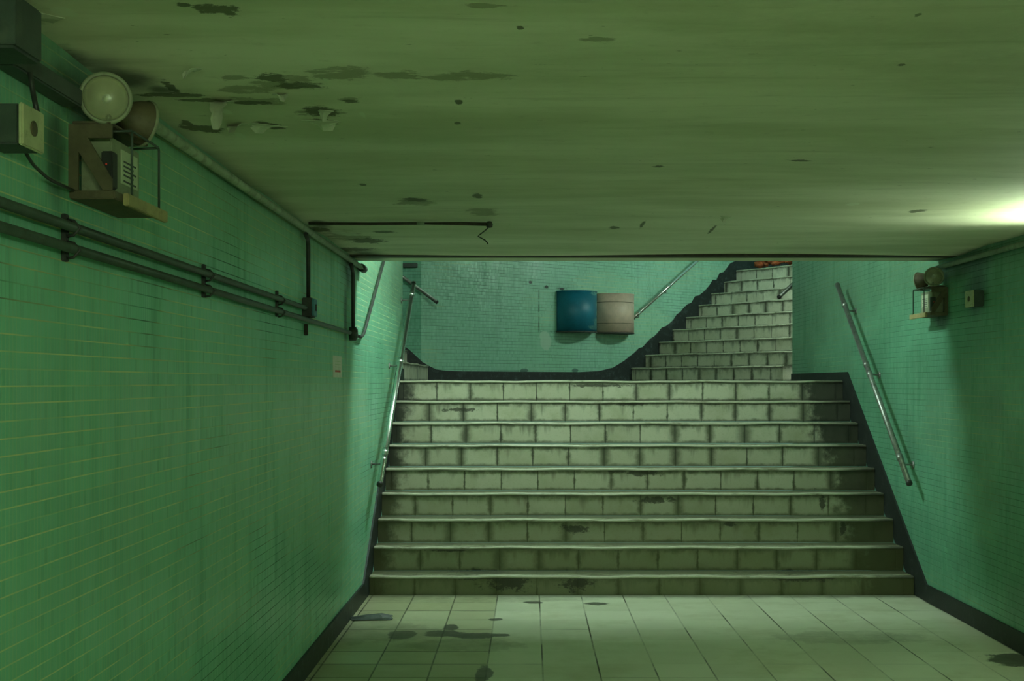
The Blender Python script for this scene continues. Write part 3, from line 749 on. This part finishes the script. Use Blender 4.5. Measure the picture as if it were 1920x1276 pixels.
# ------------------------------------------------------------------ odds and ends
mb = MB()
for i in range(26):
    x = random.uniform(-.30, .42); r = random.uniform(.03, .075)*(1.2 if x < 0 else .8)
    h = .10*math.exp(-((x+.18)/.16)**2)+.035
    c = Vector((x, random.uniform(-.05, .10), random.uniform(.0, h)))
    m = bmesh.ops.create_icosphere(mb.bm, subdivisions=1, radius=r, matrix=Matrix.Translation(c) @ Matrix.Rotation(random.uniform(0, 3), 4, 'Z') @ Matrix.Diagonal((1.2, .8, .6, 1)))
    for v in m['verts']: v.co += Vector([random.uniform(-.01, .01) for _ in range(3)])
hp = mb.build('rubble_heap', M_RUBBLE, loc=(RO[0]+UY*.62+UX*(GO*8+.17), RO[1]-UX*.62+UY*(GO*8+.17), ZL+RI*9+.055), rz=ang, fix=False)
tag(hp, 'reddish brown heap lying at the head of the upper right steps', 'rubble')
mb = MB()
for i in range(9):
    c = Vector((random.uniform(-.16, .16), random.uniform(-.03, .05), random.uniform(.01, .05)))
    bmesh.ops.create_icosphere(mb.bm, subdivisions=1, radius=random.uniform(.03, .055), matrix=Matrix.Translation(c) @ Matrix.Diagonal((1.3, .7, .6, 1)))
hp = mb.build('scrap_heap', M_BLUEBIT, loc=(RO[0]+UY*1.28+UX*(GO*8+.15), RO[1]-UX*1.28+UY*(GO*8+.15), ZL+RI*9+.02), rz=ang, fix=False)
tag(hp, 'dark blue grey scraps beside the reddish heap at the stair head', 'scrap')
# flattened litter on the floor
mb = MB(); n = 12
prof = [(-.13, 0), (-.05, .022), (.06, .030), (.13, .012)]
rows = [[(x+.01*math.sin(i), -.055+.11*i/n, .004+z*(math.sin(PI*i/n)**.7)+.004*math.sin(3*i)*math.sin(9*x)) for x, z in prof] for i in range(n+1)]
A = [[mb.bm.verts.new(p) for p in r] for r in rows]; B = [[mb.bm.verts.new((p[0], p[1], p[2]-.0025)) for p in r] for r in rows]
for i in range(n):
    for k in range(3):
        mb.bm.faces.new((A[i][k], A[i][k+1], A[i+1][k+1], A[i+1][k])); mb.bm.faces.new((B[i][k], B[i+1][k], B[i+1][k+1], B[i][k+1]))
    for k in (0, 3): mb.bm.faces.new((A[i][k], A[i+1][k], B[i+1][k], B[i][k]))
for i in (0, n):
    for k in range(3): mb.bm.faces.new((A[i][k], A[i][k+1], B[i][k+1], B[i][k]))
o = mb.build('litter_scrap', M_DKBOX, loc=(-1.03, 7.76, .002), rz=.1); tag(o, 'flattened dark scrap of litter on the floor by the left skirting', 'litter')

# ------------------------------------------------------------------ fluorescent lamps
def tube_lamp(c, d, L, out, mat, label, arm=0):
    # c: middle of the tube, d: its direction, out: unit vector away from what it is fixed to
    root = empty('fluorescent_lamp', c); tag(root, label, 'lamp')
    d = Vector(d).normalized(); o = Vector(out).normalized(); h = L/2
    s = d.cross(o)
    mb = MB()
    vs = []
    for a in (-h-.03, h+.03):
        vs.append([mb.bm.verts.new(d*a + s*u - o*w) for u, w in ((-.035, .035), (.035, .035), (.05, .09), (-.05, .09))])
    for k in range(4): mb.bm.faces.new((vs[0][k], vs[0][(k+1) % 4], vs[1][(k+1) % 4], vs[1][k]))
    mb.bm.faces.new(vs[0]); mb.bm.faces.new(vs[1][::-1])
    mb.build('housing', M_FIX, root)
    MB().tube([d*(-h), d*h], .016, 14).build('tube', mat, root)
    for a in (-1, 1):
        MB().tube([d*a*h, d*a*(h+.025), d*a*(h+.025)-o*.04], .018, 12).build('lamp_holder', M_FIX, root)
    if arm:
        for a in (-L/3, L/3):
            MB().tube([d*a - o*.088, d*a - o*(.088+arm)], .012, 10).build('wall_arm', M_FIX, root)
    return root
tube_lamp((2.57, 5.72, 2.12), (0, 1, 0), .6, (-1, 0, -.1), M_TUBEN, 'short fluorescent lamp on the right wall just outside the view', .16)
tube_lamp((.3, -.5, 2.02), (1, 0, 0), 1.2, (0, 0, -1), M_TUBEC, 'fluorescent lamp under the ceiling close behind the viewer', .27)
tube_lamp((2.58, -3.9, 2.05), (0, 1, 0), 1.2, (-1, 0, -.2), M_TUBEC, 'fluorescent lamp on the right wall far behind the viewer', .155)
tube_lamp((-.05, 8.60, ZT-.10), (0, 1, 0), .5, (0, 0, -1), M_TUBEH, 'fluorescent lamp on the stairwell ceiling over the lower steps')
tube_lamp((XR+1.25*UX-.095*UY, YWR+1.25*UY+.095*UX, 3.72), (UX, UY, 0), 1.2, (-UY, UX, 0), M_TUBES, 'fluorescent lamp on the wall beside the upper flight')
